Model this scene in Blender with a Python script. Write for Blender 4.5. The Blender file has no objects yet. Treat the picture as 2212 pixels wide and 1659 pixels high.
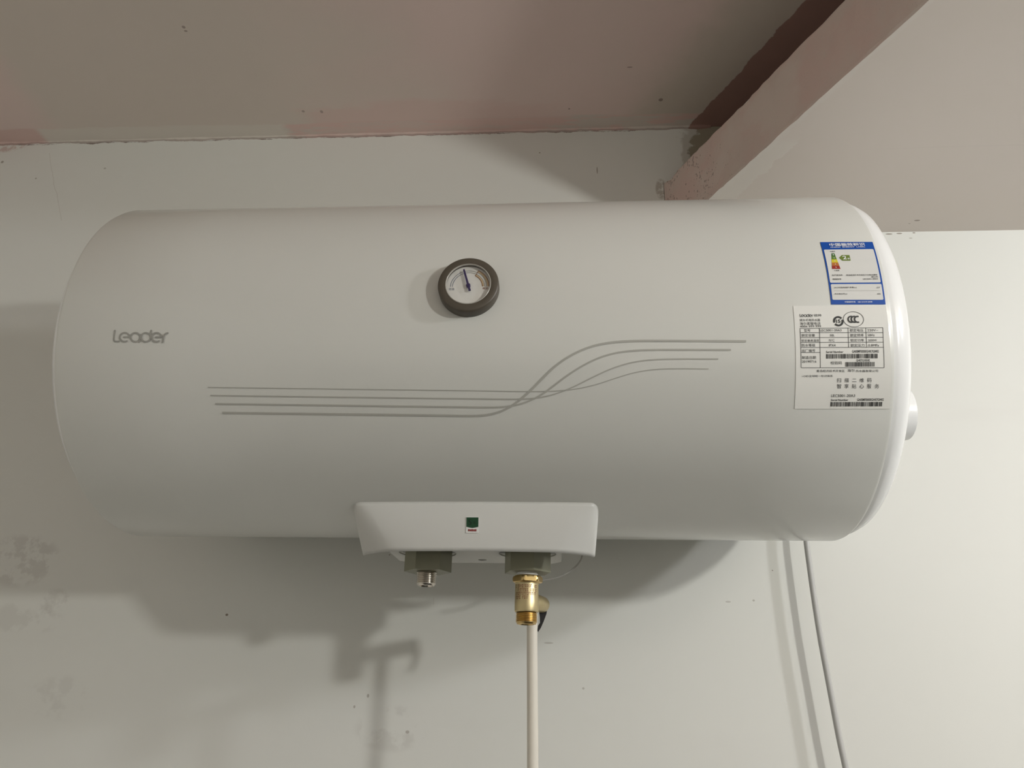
import bpy, bmesh, math, random
from mathutils import Vector, Matrix, Euler
random.seed(7)
sc = bpy.context.scene
COL = sc.collection
R, YA = 0.19, -0.215            # tank radius, distance of its axis from the wall
XL, XR = -0.3970, 0.3771        # ends of the cylindrical jacket
H1, H2, H3 = 0.533, 0.3221, 0.4205   # ceiling, underside of loft slab, top of loft slab

# ------------------------------------------------------------------ camera, world, lamps, exposure
W_IMG, F_PX = 2212.0, 1648.08
cam_d = bpy.data.cameras.new('camera')
cam = bpy.data.objects.new('camera', cam_d)
COL.objects.link(cam)
cam_d.sensor_fit = 'HORIZONTAL'
cam_d.sensor_width = 36.0
cam_d.lens = 36.0 * F_PX / W_IMG
cam_d.clip_start = 0.01
pit, yaw, rol = math.radians(22.2629), math.radians(-3.6091), math.radians(1.0961)
fw = Vector((math.sin(yaw) * math.cos(pit), math.cos(yaw) * math.cos(pit), math.sin(pit)))
rt = Vector((math.cos(yaw), -math.sin(yaw), 0))
up = rt.cross(fw)
rt2 = math.cos(rol) * rt + math.sin(rol) * up
up2 = -math.sin(rol) * rt + math.cos(rol) * up
m = Matrix((rt2, up2, -fw)).transposed().to_4x4()
m.translation = Vector((0.07745, -1.02673, -0.34847))
cam.matrix_world = m
sc.camera = cam

world = bpy.data.worlds.new('world')
sc.world = world
world.use_nodes = True
world.node_tree.nodes['Background'].inputs['Color'].default_value = (0.9, 0.95, 1.0, 1)
world.node_tree.nodes['Background'].inputs['Strength'].default_value = 0.05

def lamp(name, loc, power, color, radius):
    d = bpy.data.lights.new(name, 'POINT')
    d.energy = power
    d.color = color
    d.shadow_soft_size = radius
    o = bpy.data.objects.new(name, d)
    o.location = loc
    COL.objects.link(o)
    return o
lamp('ceiling_bulb', (1.45, -1.50, 0.045), 42.0, (0.985, 0.985, 0.935), 0.045)
lamp('window_lamp', (1.85, -1.02, 0.27), 32.0, (0.945, 0.965, 0.985), 0.05)

vs = sc.view_settings
vs.view_transform = 'Standard'
vs.look = 'None'
vs.exposure = 0.03
vs.gamma = 1.0
vs.use_curve_mapping = False
sc.cycles.max_bounces = 10
sc.cycles.diffuse_bounces = 6

# ------------------------------------------------------------------ materials
class NT:
    def __init__(s, name):
        s.m = bpy.data.materials.new(name)
        s.m.use_nodes = True
        s.t = s.m.node_tree
        s.b = s.t.nodes['Principled BSDF']
        s.co = None
    def n(s, typ, **kw):
        x = s.t.nodes.new(typ)
        for k, v in kw.items():
            setattr(x, k, v)
        return x
    def l(s, a, b):
        s.t.links.new(a, b)
    def coord(s):
        if s.co is None:
            s.co = s.n('ShaderNodeTexCoord').outputs['Object']
        return s.co
    def sep(s, v=None):
        x = s.n('ShaderNodeSeparateXYZ')
        s.l(v or s.coord(), x.inputs[0])
        return x.outputs
    def val(s, inp, v):
        if hasattr(v, 'is_linked'):
            s.l(v, inp)
        else:
            inp.default_value = v
    def math(s, op, a, b=0.0, c=0.0, clamp=False):
        x = s.n('ShaderNodeMath', operation=op, use_clamp=clamp)
        s.val(x.inputs[0], a)
        s.val(x.inputs[1], b)
        s.val(x.inputs[2], c)
        return x.outputs[0]
    def noise(s, scale, detail=4.0, rough=0.55, stretch=None, offset=None):
        x = s.n('ShaderNodeTexNoise')
        v = s.coord()
        if stretch or offset:
            mp = s.n('ShaderNodeMapping')
            if stretch: mp.inputs['Scale'].default_value = stretch
            if offset: mp.inputs['Location'].default_value = offset
            s.l(v, mp.inputs[0]); v = mp.outputs[0]
        s.l(v, x.inputs['Vector'])
        x.inputs['Scale'].default_value = scale
        x.inputs['Detail'].default_value = detail
        x.inputs['Roughness'].default_value = rough
        return x.outputs['Fac']
    def step(s, v, lo, hi):
        x = s.n('ShaderNodeMapRange', interpolation_type='SMOOTHSTEP')
        s.val(x.inputs['Value'], v)
        x.inputs['From Min'].default_value = lo
        x.inputs['From Max'].default_value = hi
        x.inputs['To Min'].default_value = 0.0
        x.inputs['To Max'].default_value = 1.0
        return x.outputs['Result']
    def mix(s, f, a, b):
        x = s.n('ShaderNodeMix', data_type='RGBA')
        s.val(x.inputs[0], f)
        for i, c in ((6, a), (7, b)):
            if isinstance(c, tuple):
                x.inputs[i].default_value = (*c, 1)
            else:
                s.l(c, x.inputs[i])
        return x.outputs[2]
    def near(s, p, rx, ry, ax=(0, 2)):
        """1 inside an ellipse about p in the plane of two object axes, 0 outside"""
        o = s.sep()
        a = s.math('DIVIDE', s.math('SUBTRACT', o[ax[0]], p[0]), rx)
        b = s.math('DIVIDE', s.math('SUBTRACT', o[ax[1]], p[1]), ry)
        d = s.math('ADD', s.math('MULTIPLY', a, a), s.math('MULTIPLY', b, b))
        return s.step(d, 1.0, 0.45)
    def color(s, c):
        if isinstance(c, tuple):
            s.b.inputs['Base Color'].default_value = (*c, 1)
        else:
            s.l(c, s.b.inputs['Base Color'])
    def bump(s, h, strength=0.2, dist=0.002):
        x = s.n('ShaderNodeBump')
        x.inputs['Strength'].default_value = strength
        x.inputs['Distance'].default_value = dist
        s.l(h, x.inputs['Height'])
        s.l(x.outputs[0], s.b.inputs['Normal'])
    def set(s, **kw):
        for k, v in kw.items():
            s.b.inputs[k.replace('_', ' ')].default_value = v

def plain(name, c, rough=0.5, metal=0.0, coat=0.0, var=0.04, scale=60.0, spec=0.5, bump=0.0):
    t = NT(name)
    n = t.noise(scale, 3.0)
    t.color(t.mix(n, tuple(x * (1 - var) for x in c), tuple(min(1, x * (1 + var)) for x in c)))
    t.set(Roughness=rough, Metallic=metal)
    t.b.inputs['Coat Weight'].default_value = coat
    t.b.inputs['Coat Roughness'].default_value = 0.07
    t.b.inputs['Specular IOR Level'].default_value = spec
    if bump:
        t.bump(n, bump, 0.0006)
    return t.m

def wall_paint():
    t = NT('white_wall_paint')
    big = t.noise(2.2, 3.0, 0.5)
    brush = t.noise(7.0, 5.0, 0.6, stretch=(0.35, 1, 1.6))
    c = t.mix(big, (0.74, 0.745, 0.705), (0.775, 0.775, 0.745))
    c = t.mix(t.math('MULTIPLY', t.step(brush, 0.55, 0.8), 0.25), c, (0.70, 0.69, 0.66))
    flake = t.step(t.noise(34.0, 6.0, 0.65), 0.47, 0.56)
    flake2 = t.step(t.noise(20.0, 6.0, 0.6, offset=(3.1, 0, 1.7)), 0.46, 0.55)
    # flaked grey patches on the left of the wall
    for (p, rx, ry, k, f) in (((-0.662, -0.187), 0.062, 0.040, 0.38, flake), ((-0.645, -0.225), 0.03, 0.02, 0.25, flake2),
                              ((-0.632, -0.262), 0.055, 0.026, 0.22, flake2), ((-0.60, -0.243), 0.026, 0.022, 0.25, flake),
                              ((-0.56, -0.36), 0.05, 0.03, 0.18, flake2), ((-0.13, -0.388), 0.05, 0.03, 0.25, flake2)):
        c = t.mix(t.math('MULTIPLY', t.math('MULTIPLY', t.near(p, rx, ry), f), k), c, (0.47, 0.45, 0.42))
    # ragged darker olive zone above the slab and grey smear along the slab junction
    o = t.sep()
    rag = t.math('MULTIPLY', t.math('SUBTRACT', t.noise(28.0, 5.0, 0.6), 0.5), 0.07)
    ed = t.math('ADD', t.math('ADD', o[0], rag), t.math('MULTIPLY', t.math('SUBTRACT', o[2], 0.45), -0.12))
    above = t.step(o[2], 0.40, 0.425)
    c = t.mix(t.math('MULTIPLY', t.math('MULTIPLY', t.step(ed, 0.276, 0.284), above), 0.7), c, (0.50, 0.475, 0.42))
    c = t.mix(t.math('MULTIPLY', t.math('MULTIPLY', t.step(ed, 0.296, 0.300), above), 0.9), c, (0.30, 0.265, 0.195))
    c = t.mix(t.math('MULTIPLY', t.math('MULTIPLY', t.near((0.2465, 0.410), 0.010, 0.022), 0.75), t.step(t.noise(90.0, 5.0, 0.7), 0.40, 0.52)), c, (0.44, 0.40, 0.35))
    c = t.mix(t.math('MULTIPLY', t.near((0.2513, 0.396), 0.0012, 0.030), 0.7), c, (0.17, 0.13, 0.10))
    # crack along the ceiling joint
    wob = t.math('MULTIPLY', t.math('SUBTRACT', t.noise(9.0, 8.0, 0.75, stretch=(1, 0, 0)), 0.5), 0.016)
    cr = t.math('ABSOLUTE', t.math('SUBTRACT', t.math('ADD', o[2], wob), H1 - 0.0035))
    thick = t.math('MULTIPLY', t.step(t.noise(16.0, 5.0, 0.7, stretch=(1, 0, 0), offset=(9, 0, 0)), 0.42, 0.78), 0.0035)
    crm = t.math('LESS_THAN', cr, thick)
    left = t.step(o[0], 0.34, 0.30)
    c = t.mix(t.math('MULTIPLY', t.math('MULTIPLY', crm, left), 0.8), c, (0.16, 0.10, 0.08))
    # pink overpaint below the ceiling at the far left
    c = t.mix(t.math('MULTIPLY', t.math('MULTIPLY', t.near((-0.89, 0.53), 0.05, 0.018), flake), 0.7), c, (0.55, 0.40, 0.36))
    # hairline cracks
    for (x0, z0, sl, za, zb) in ((-0.757, 0.404, -0.42, 0.37, 0.51),):
        wv = t.math('MULTIPLY', t.math('SUBTRACT', t.noise(22.0, 4.0), 0.5), 0.012)
        d = t.math('ABSOLUTE', t.math('ADD', t.math('SUBTRACT', o[0], t.math('ADD', t.math('MULTIPLY', t.math('SUBTRACT', o[2], z0), sl), x0)), wv))
        mk = t.math('MULTIPLY', t.math('LESS_THAN', d, 0.0007), t.math('MULTIPLY', t.math('GREATER_THAN', o[2], za), t.math('LESS_THAN', o[2], zb)))
        c = t.mix(t.math('MULTIPLY', mk, 0.25), c, (0.42, 0.37, 0.32))
    # fly specks and nicks
    for (p, rx, ry, k) in (((-0.3593, -0.2553), 0.0022, 0.0018, 0.85), ((0.1454, 0.4492), 0.0012, 0.008, 0.6), ((-0.1615, -0.351), 0.0017, 0.0026, 0.5),
                        ((-0.1777, -0.364), 0.0015, 0.002, 0.5), ((-0.1086, -0.3915), 0.0028, 0.0022, 0.45), ((-0.8801, 0.4933), 0.003, 0.003, 0.6),
                        ((0.0515, 0.4873), 0.0013, 0.0015, 0.7), ((0.588, 0.3186), 0.006, 0.0013, 0.75), ((0.6035, 0.3192), 0.005, 0.0013, 0.75),
                        ((0.6255, 0.3200), 0.0025, 0.0013, 0.7), ((0.619, 0.3105), 0.003, 0.001, 0.5), ((0.0658, -0.2846), 0.007, 0.0012, 0.35),
                        ((0.2962, -0.2311), 0.004, 0.0014, 0.3), ((0.3286, -0.2291), 0.0017, 0.0015, 0.45), ((0.3565, -0.191), 0.001, 0.001, 0.7),
                        ((0.109, -0.3377), 0.0018, 0.0016, 0.4), ((-0.81, 0.457), 0.0018, 0.002, 0.5), ((-0.692, 0.475), 0.0025, 0.002, 0.4),
                        ((-0.148, -0.175), 0.0012, 0.0012, 0.6), ((-0.085, -0.235), 0.001, 0.006, 0.10), ((0.4035, -0.277), 0.0011, 0.009, 0.3)):
        c = t.mix(t.math('MULTIPLY', t.near(p, rx, ry), k), c, (0.20, 0.15, 0.11))
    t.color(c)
    t.set(Roughness=0.62)
    t.b.inputs['Specular IOR Level'].default_value = 0.3
    h = t.math('ADD', t.math('MULTIPLY', t.noise(5.0, 3.0), 1.0), t.math('MULTIPLY', brush, 0.25))
    t.bump(h, 0.10, 0.006)
    return t.m

def ceiling_paint():
    t = NT('pink_grey_ceiling_paint')
    o = t.sep()
    grey, pink, maroon = (0.70, 0.625, 0.565), (0.76, 0.615, 0.575), (0.36, 0.225, 0.195)
    n = t.noise(5.0, 6.0, 0.6, stretch=(0.8, 1.4, 1))
    nf = t.noise(40.0, 5.0, 0.65, stretch=(0.25, 1.2, 1))
    cloud = t.noise(2.6, 4.0, 0.5, offset=(1.3, 0.4, 0))
    u = t.math('ADD', t.math('MULTIPLY', t.math('SUBTRACT', o[0], 0.252), 0.8985), t.math('MULTIPLY', o[1], 0.4385))
    # pink rises to the right of x=-0.36, and again at the far left
    fx = t.step(t.math('ADD', o[0], t.math('MULTIPLY', t.math('SUBTRACT', n, 0.5), 0.5)), -0.36, -0.12)
    fl = t.step(t.math('ADD', o[0], t.math('MULTIPLY', t.math('SUBTRACT', n, 0.5), 0.12)), -0.74, -0.80)
    patch = t.step(cloud, 0.38, 0.62)
    f = t.math('MAXIMUM', t.math('MULTIPLY', fx, t.math('ADD', t.math('MULTIPLY', patch, 0.5), 0.5)), t.math('MULTIPLY', fl, 0.9))
    c = t.mix(f, grey, pink)
    # grey brushed zone beside the slab
    ur = t.math('ADD', u, t.math('MULTIPLY', t.math('SUBTRACT', t.noise(12.0, 5.0, 0.6), 0.5), 0.10))
    c = t.mix(t.math('MULTIPLY', t.step(ur, -0.10, -0.02), 0.85), c, (0.60, 0.545, 0.475))
    # band against the wall: grey on the left, streaky pink on the right
    yr = t.math('ADD', o[1], t.math('MULTIPLY', t.math('SUBTRACT', nf, 0.5), 0.02))
    band = t.step(yr, -0.036, -0.031)
    xr_ = t.math('ADD', o[0], t.math('MULTIPLY', t.math('SUBTRACT', n, 0.5), 0.1))
    streak = t.mix(t.step(nf, 0.45, 0.58), (0.74, 0.54, 0.50), (0.66, 0.60, 0.55))
    bc = t.mix(t.step(xr_, -0.385, -0.365), (0.74, 0.69, 0.63), streak)
    bc = t.mix(t.step(o[0], -0.80, -0.815), bc, (0.70, 0.51, 0.47))
    c = t.mix(t.math('MULTIPLY', band, 0.85), c, bc)
    wide = t.step(t.math('ADD', o[1], t.math('MULTIPLY', t.math('SUBTRACT', t.noise(18.0, 6.0, 0.65, stretch=(0.4, 1, 1)), 0.5), 0.10)), -0.075, -0.055)
    wp = t.math('MULTIPLY', t.math('MULTIPLY', wide, t.step(xr_, -0.36, -0.31)), t.step(xr_, 0.12, 0.02))
    c = t.mix(t.math('MULTIPLY', wp, 0.55), c, (0.74, 0.545, 0.505))
    # ragged dark red area in the corner over the slab
    ue = t.math('ADD', u, t.math('MULTIPLY', t.math('SUBTRACT', t.noise(38.0, 4.0, 0.6), 0.5), 0.014))
    c = t.mix(t.step(ue, 0.0405, 0.0425), c, maroon)
    # dark joint line
    dj = t.step(t.math('ADD', o[1], t.math('MULTIPLY', t.noise(30.0, 4.0, stretch=(1, 0, 0)), 0.003)), -0.0012, 0.0006)
    c = t.mix(t.math('MULTIPLY', dj, 0.5), c, (0.2, 0.13, 0.11))
    for (p, rx, ry, k) in (((-0.455, -0.235), 0.003, 0.003, 0.6), ((-0.455, -0.228), 0.003, 0.002, 0.6), ((-0.305, -0.058), 0.003, 0.004, 0.5),
                           ((-0.335, -0.06), 0.003, 0.003, 0.5), ((0.245, -0.065), 0.004, 0.004, 0.7), ((0.19, -0.135), 0.005, 0.0015, 0.6), ((0.10, -0.05), 0.002, 0.002, 0.6)):
        c = t.mix(t.math('MULTIPLY', t.near(p, rx, ry, (0, 1)), k), c, (0.18, 0.12, 0.10))
    t.color(c)
    t.set(Roughness=0.75)
    t.b.inputs['Specular IOR Level'].default_value = 0.2
    t.bump(t.math('ADD', nf, t.math('MULTIPLY', n, 2.0)), 0.16, 0.003)
    return t.m

def slab_soffit():
    t = NT('pale_pink_soffit_paint')
    o = t.sep()
    n = t.noise(4.0, 5.0, 0.55, stretch=(0.6, 1.5, 1))
    c = t.mix(n, (0.76, 0.69, 0.63), (0.80, 0.73, 0.69))
    u = t.math('ADD', t.math('MULTIPLY', t.math('SUBTRACT', o[0], 0.252), 0.8985), t.math('MULTIPLY', o[1], 0.4385))
    tooth = t.math('MULTIPLY', t.math('SUBTRACT', t.noise(70.0, 3.0, 0.6, stretch=(0.5, 1.0, 1)), 0.5), 0.022)
    strip = t.math('MULTIPLY', t.step(t.math('ADD', u, tooth), 0.034, 0.030), t.step(o[1], -0.225, -0.205))
    c = t.mix(t.math('MULTIPLY', strip, 0.5), c, (0.84, 0.80, 0.75))
    ridge = t.step(t.math('ADD', u, t.math('MULTIPLY', tooth, 0.6)), 0.010, 0.006)
    c = t.mix(t.math('MULTIPLY', ridge, 0.25), c, (0.84, 0.80, 0.76))
    for (p, rx, ry, k) in (((0.618, -0.03), 0.005, 0.002, 0.7), ((0.61, -0.022), 0.002, 0.001, 0.5)):
        c = t.mix(t.math('MULTIPLY', t.near(p, rx, ry, (0, 1)), k), c, (0.22, 0.17, 0.14))
    seam = t.math('LESS_THAN', t.math('ABSOLUTE', t.math('ADD', o[1], t.math('ADD', 0.196, t.math('MULTIPLY', t.math('SUBTRACT', n, 0.5), 0.01)))), 0.0008)
    c = t.mix(t.math('MULTIPLY', t.math('MULTIPLY', seam, t.step(o[0], 0.45, 0.6)), 0.3), c, (0.7, 0.64, 0.6))
    t.color(c)
    t.set(Roughness=0.7)
    t.b.inputs['Specular IOR Level'].default_value = 0.3
    t.bump(t.math('ADD', n, t.math('MULTIPLY', strip, 0.3)), 0.15, 0.004)
    return t.m

def slab_edge():
    t = NT('dusty_pink_slab_edge')
    o = t.sep()
    n = t.noise(16.0, 6.0, 0.6)
    c = t.mix(t.step(n, 0.35, 0.65), (0.66, 0.56, 0.51), (0.68, 0.53, 0.485))
    c = t.mix(t.math('MULTIPLY', t.step(t.noise(9.0, 5.0, 0.6, offset=(4, 2, 1)), 0.5, 0.65), 0.6), c, (0.70, 0.625, 0.57))
    v = t.n('ShaderNodeTexVoronoi')
    mp = t.n('ShaderNodeMapping')
    mp.inputs['Scale'].default_value = (1.0, 1.0, 0.6)
    t.l(t.coord(), mp.inputs[0]); t.l(mp.outputs[0], v.inputs['Vector'])
    v.inputs['Scale'].default_value = 300.0
    zone = t.step(t.math('ADD', o[1], t.math('MULTIPLY', t.math('SUBTRACT', t.noise(25.0, 4.0), 0.5), 0.25)), -0.17, -0.05)
    pitr = t.math('MULTIPLY', t.step(t.noise(45.0, 2.0, offset=(2, 7, 1)), 0.36, 0.62), t.math('ADD', t.math('MULTIPLY', zone, 0.36), 0.10))
    pit_ = t.math('LESS_THAN', v.outputs['Distance'], pitr)
    c = t.mix(t.math('MULTIPLY', pit_, 0.5), c, (0.17, 0.12, 0.10))
    t.color(c)
    t.set(Roughness=0.8)
    t.b.inputs['Specular IOR Level'].default_value = 0.2
    t.bump(t.math('SUBTRACT', t.math('MULTIPLY', n, 1.5), pit_), 0.35, 0.003)
    return t.m

def glass_mat():
    t = NT('clear_gauge_glass')
    out = t.t.nodes['Material Output']
    tr = t.n('ShaderNodeBsdfTransparent')
    gl = t.n('ShaderNodeBsdfGlossy')
    gl.inputs['Roughness'].default_value = 0.03
    lw = t.n('ShaderNodeLayerWeight')
    lw.inputs['Blend'].default_value = 0.5
    fac = t.math('ADD', t.math('MULTIPLY', t.math('POWER', lw.outputs['Facing'], 4.0), 0.5), 0.03)
    mx = t.n('ShaderNodeMixShader')
    t.l(fac, mx.inputs[0]); t.l(tr.outputs[0], mx.inputs[1]); t.l(gl.outputs[0], mx.inputs[2])
    t.l(mx.outputs[0], out.inputs['Surface'])
    return t.m

M = {}
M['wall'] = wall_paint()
M['ceiling'] = ceiling_paint()
M['soffit'] = slab_soffit()
M['edge'] = slab_edge()
M['plaster'] = plain('plain_room_plaster', (0.22, 0.215, 0.205), 0.7, var=0.05, scale=4)
M['bright'] = plain('white_room_plaster', (0.85, 0.835, 0.785), 0.7, var=0.03, scale=4)
def bounce_cut_wall(name, upper, lower, z):  # unseen wall, lower part made dark to cut bounce onto the tank's underside
    t = NT(name)
    t.color(t.mix(t.math('GREATER_THAN', t.sep()[2], z), lower, upper))
    t.set(Roughness=0.6)
    return t.m
M['front'] = bounce_cut_wall('painted_wall_bounce_cut', (0.74, 0.725, 0.685), (0.05, 0.048, 0.045), -0.85)  # dark lower band added to the out-of-view wall to weaken fill from below
M['right'] = bounce_cut_wall('grey_wall_bounce_cut', (0.25, 0.245, 0.235), (0.05, 0.048, 0.045), -0.6)  # same added dark band, also out of view, to hold back bounce
M['rim'] = plain('clear_rim_plastic', (0.42, 0.40, 0.36), 0.25)
M['floor'] = plain('grey_concrete_floor', (0.045, 0.043, 0.04), 0.6, var=0.12, scale=8)
M['enamel'] = plain('white_enamel', (0.685, 0.688, 0.655), 0.33, coat=0.5, var=0.004, scale=20)
M['plastic'] = plain('white_glossy_plastic', (0.86, 0.865, 0.865), 0.22, var=0.006)
M['cover'] = plain('white_satin_plastic', (0.64, 0.64, 0.615), 0.42, var=0.006)
M['cover_under'] = plain('white_inner_plastic', (0.62, 0.615, 0.59), 0.5, var=0.01)
M['greynut'] = plain('grey_green_plastic', (0.25, 0.245, 0.17), 0.42, var=0.05)
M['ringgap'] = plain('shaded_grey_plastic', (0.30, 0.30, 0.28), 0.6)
M['taupe'] = plain('taupe_plastic', (0.085, 0.071, 0.053), 0.42, var=0.03)
M['dial'] = plain('dial_card', (0.78, 0.775, 0.74), 0.6, var=0.01)
M['glass'] = glass_mat()
M['needle'] = plain('navy_needle', (0.022, 0.012, 0.09), 0.4)
M['steel'] = plain('threaded_steel', (0.62, 0.58, 0.52), 0.24, metal=1.0, var=0.06)
M['brass'] = plain('brass', (0.62, 0.45, 0.20), 0.30, metal=1.0, var=0.08, scale=120, bump=0.05)
M['brass_satin'] = plain('satin_brass', (0.60, 0.50, 0.29), 0.42, metal=0.9, var=0.06, scale=90)
M['dark'] = plain('dark_bore', (0.03, 0.028, 0.025), 0.6)
M['ptfe'] = plain('white_seal_tape', (0.80, 0.82, 0.82), 0.55)
M['hose'] = plain('cream_hose_rubber', (0.74, 0.70, 0.62), 0.5, var=0.02)
M['cord'] = plain('grey_cord_sheath', (0.50, 0.50, 0.49), 0.5, var=0.03)
M['wire'] = plain('thin_grey_wire', (0.40, 0.385, 0.36), 0.5)
M['black'] = plain('black_plastic', (0.012, 0.012, 0.014), 0.45)
M['stripe'] = plain('grey_print', (0.43, 0.425, 0.39), 0.45, var=0.01)
M['logo'] = plain('grey_logo_print', (0.34, 0.335, 0.31), 0.45, var=0.01)
M['paper'] = plain('white_label_paper', (0.82, 0.815, 0.78), 0.45, var=0.005)
M['ink'] = plain('black_ink', (0.03, 0.03, 0.03), 0.6)
M['blue'] = plain('blue_label_print', (0.003, 0.075, 0.40), 0.4, var=0.05)
M['panel'] = plain('label_white_panel', (0.74, 0.74, 0.72), 0.42, var=0.005)
for k, c in (('e1', (0.05, 0.15, 0.025)), ('e2', (0.13, 0.24, 0.03)), ('e3', (0.72, 0.62, 0.03)), ('e4', (0.50, 0.17, 0.035)), ('e5', (0.35, 0.025, 0.015)),
             ('arrow', (0.16, 0.23, 0.035)), ('white_ink', (0.85, 0.87, 0.9)), ('green', (0.005, 0.055, 0.018)), ('darkgreen', (0.001, 0.015, 0.003)),
             ('red', (0.25, 0.02, 0.02)), ('rust', (0.22, 0.055, 0.025)), ('dialgrey', (0.33, 0.34, 0.33)), ('dialblue', (0.16, 0.20, 0.27)),
             ('dialred', (0.24, 0.10, 0.035)), ('dialredtxt', (0.30, 0.10, 0.06)), ('orange', (0.62, 0.47, 0.28))):
    M[k] = plain('print_' + {'e1': 'dark_green', 'e2': 'mid_green', 'e3': 'yellow', 'e4': 'orange', 'e5': 'red'}.get(k, k), c, 0.5, var=0.02)

# ------------------------------------------------------------------ helpers
def link(name, bm, mat, parent=None, smooth=True, mats=None):
    me = bpy.data.meshes.new(name)
    bmesh.ops.recalc_face_normals(bm, faces=bm.faces)
    bm.to_mesh(me)
    bm.free()
    for mm in (mats or [mat]):
        me.materials.append(mm)
    if smooth:
        for p in me.polygons:
            p.use_smooth = True
        me.set_sharp_from_angle(angle=math.radians(38))
    o = bpy.data.objects.new(name, me)
    COL.objects.link(o)
    if parent is not None:
        o.parent = parent
        o.matrix_parent_inverse = parent.matrix_world.inverted()
    return o

def empty(name, loc, label, cat):
    o = bpy.data.objects.new(name, None)
    o.empty_display_size = 0.05
    o.location = loc
    COL.objects.link(o)
    o.matrix_world = Matrix.Translation(loc)
    o['label'] = label
    o['category'] = cat
    return o

def prism(bm, poly, z0, z1):
    a = [bm.verts.new((x, y, z0)) for x, y in poly]
    b = [bm.verts.new((x, y, z1)) for x, y in poly]
    fs = [bm.faces.new(a), bm.faces.new(b)]
    for i in range(len(poly)):
        j = (i + 1) % len(poly)
        fs.append(bm.faces.new((a[i], a[j], b[j], b[i])))
    return fs

def box(bm, lo, hi):
    return prism(bm, [(lo[0], lo[1]), (hi[0], lo[1]), (hi[0], hi[1]), (lo[0], hi[1])], lo[2], hi[2])

def lathe(bm, prof, origin, axis, seg=48, closed=False):
    """prof: (r, t) pairs; t along axis from origin"""
    axis = Vector(axis).normalized()
    e1 = axis.orthogonal().normalized()
    e2 = axis.cross(e1)
    o = Vector(origin)
    rings = []
    for r, t in prof:
        if r < 1e-7:
            rings.append([bm.verts.new(o + axis * t)])
        else:
            rings.append([bm.verts.new(o + axis * t + (e1 * math.cos(2 * math.pi * i / seg) + e2 * math.sin(2 * math.pi * i / seg)) * r) for i in range(seg)])
    pairs = list(zip(rings, rings[1:])) + ([(rings[-1], rings[0])] if closed else [])
    for a, b in pairs:
        for i in range(seg):
            j = (i + 1) % seg
            if len(a) == 1 and len(b) == 1:
                continue
            if len(a) == 1:
                bm.faces.new((a[0], b[i], b[j]))
            elif len(b) == 1:
                bm.faces.new((a[i], a[j], b[0]))
            else:
                bm.faces.new((a[i], a[j], b[j], b[i]))

def spline(pts, n=12):
    P = [Vector(p) for p in pts]
    P = [P[0] * 2 - P[1]] + P + [P[-1] * 2 - P[-2]]
    out = []
    for i in range(1, len(P) - 2):
        for k in range(n):
            t = k / n
            out.append(0.5 * ((2 * P[i]) + (P[i + 1] - P[i - 1]) * t + (2 * P[i - 1] - 5 * P[i] + 4 * P[i + 1] - P[i + 2]) * t * t + (3 * P[i] - P[i - 1] - 3 * P[i + 1] + P[i + 2]) * t ** 3))
    out.append(P[-2])
    return out

def tube(bm, pts, r, seg=16, caps=True):
    pts = [Vector(p) for p in pts]
    prev = None
    rings = []
    for i, p in enumerate(pts):
        d = (pts[min(i + 1, len(pts) - 1)] - pts[max(i - 1, 0)]).normalized()
        e1 = d.orthogonal().normalized() if prev is None else (prev - d * prev.dot(d)).normalized()
        prev = e1
        e2 = d.cross(e1)
        rr = r[i] if isinstance(r, (list, tuple)) else r
        rings.append([bm.verts.new(p + (e1 * math.cos(2 * math.pi * k / seg) + e2 * math.sin(2 * math.pi * k / seg)) * rr) for k in range(seg)])
    for a, b in zip(rings, rings[1:]):
        for k in range(seg):
            j = (k + 1) % seg
            bm.faces.new((a[k], a[j], b[j], b[k]))
    if caps:
        bm.faces.new(rings[0]); bm.faces.new(rings[-1])

def cyl(x, s, off=0.0):
    """point on the tank jacket: x along it, s = arc length up from its front line"""
    a = s / R
    return Vector((x, YA - (R + off) * math.cos(a), (R + off) * math.sin(a)))

def plane_map(origin, eu, ev, en):
    o, eu, ev, en = Vector(origin), Vector(eu), Vector(ev), Vector(en)
    return lambda u, v, off=0.0: o + eu * u + ev * v + en * off

def ribbon(bm, pts, w, off, mp=cyl, step=0.0025, cap=False, mi=0):
    """flat printed stroke following a polyline on a mapped surface"""
    q = [Vector((p[0], p[1])) for p in pts]
    L = [q[0]]
    for a, b in zip(q, q[1:]):
        n = max(1, int((b - a).length / step))
        for k in range(1, n + 1):
            L.append(a + (b - a) * k / n)
    L = [L[0]] + [b for a, b in zip(L, L[1:]) if (b - a).length > 1e-7]
    lft, rgt = [], []
    for i, p in enumerate(L):
        d1 = (L[i] - L[i - 1]).normalized() if i > 0 else None
        d2 = (L[i + 1] - L[i]).normalized() if i < len(L) - 1 else None
        d = ((d1 or d2) + (d2 or d1))
        d = d.normalized() if d.length > 1e-6 else (d1 or d2)
        n = Vector((-d.y, d.x))
        k = 1.0
        if d1 and d2:
            k = min(1.6, 1.0 / max(0.3, n.dot(Vector((-d1.y, d1.x)))))
        lft.append(bm.verts.new(mp(p.x + n.x * w / 2 * k, p.y + n.y * w / 2 * k, off)))
        rgt.append(bm.verts.new(mp(p.x - n.x * w / 2 * k, p.y - n.y * w / 2 * k, off)))
    for i in range(len(L) - 1):
        f = bm.faces.new((lft[i], rgt[i], rgt[i + 1], lft[i + 1]))
        f.material_index = mi
    if cap:
        for q_, p in enumerate((L[0], L[-1])):
            vs_ = [bm.verts.new(mp(p.x + math.cos(a) * w / 2, p.y + math.sin(a) * w / 2, off + 0.00002 * (q_ + 1))) for a in [2 * math.pi * k / 12 for k in range(12)]]
            bm.faces.new(vs_).material_index = mi

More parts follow.
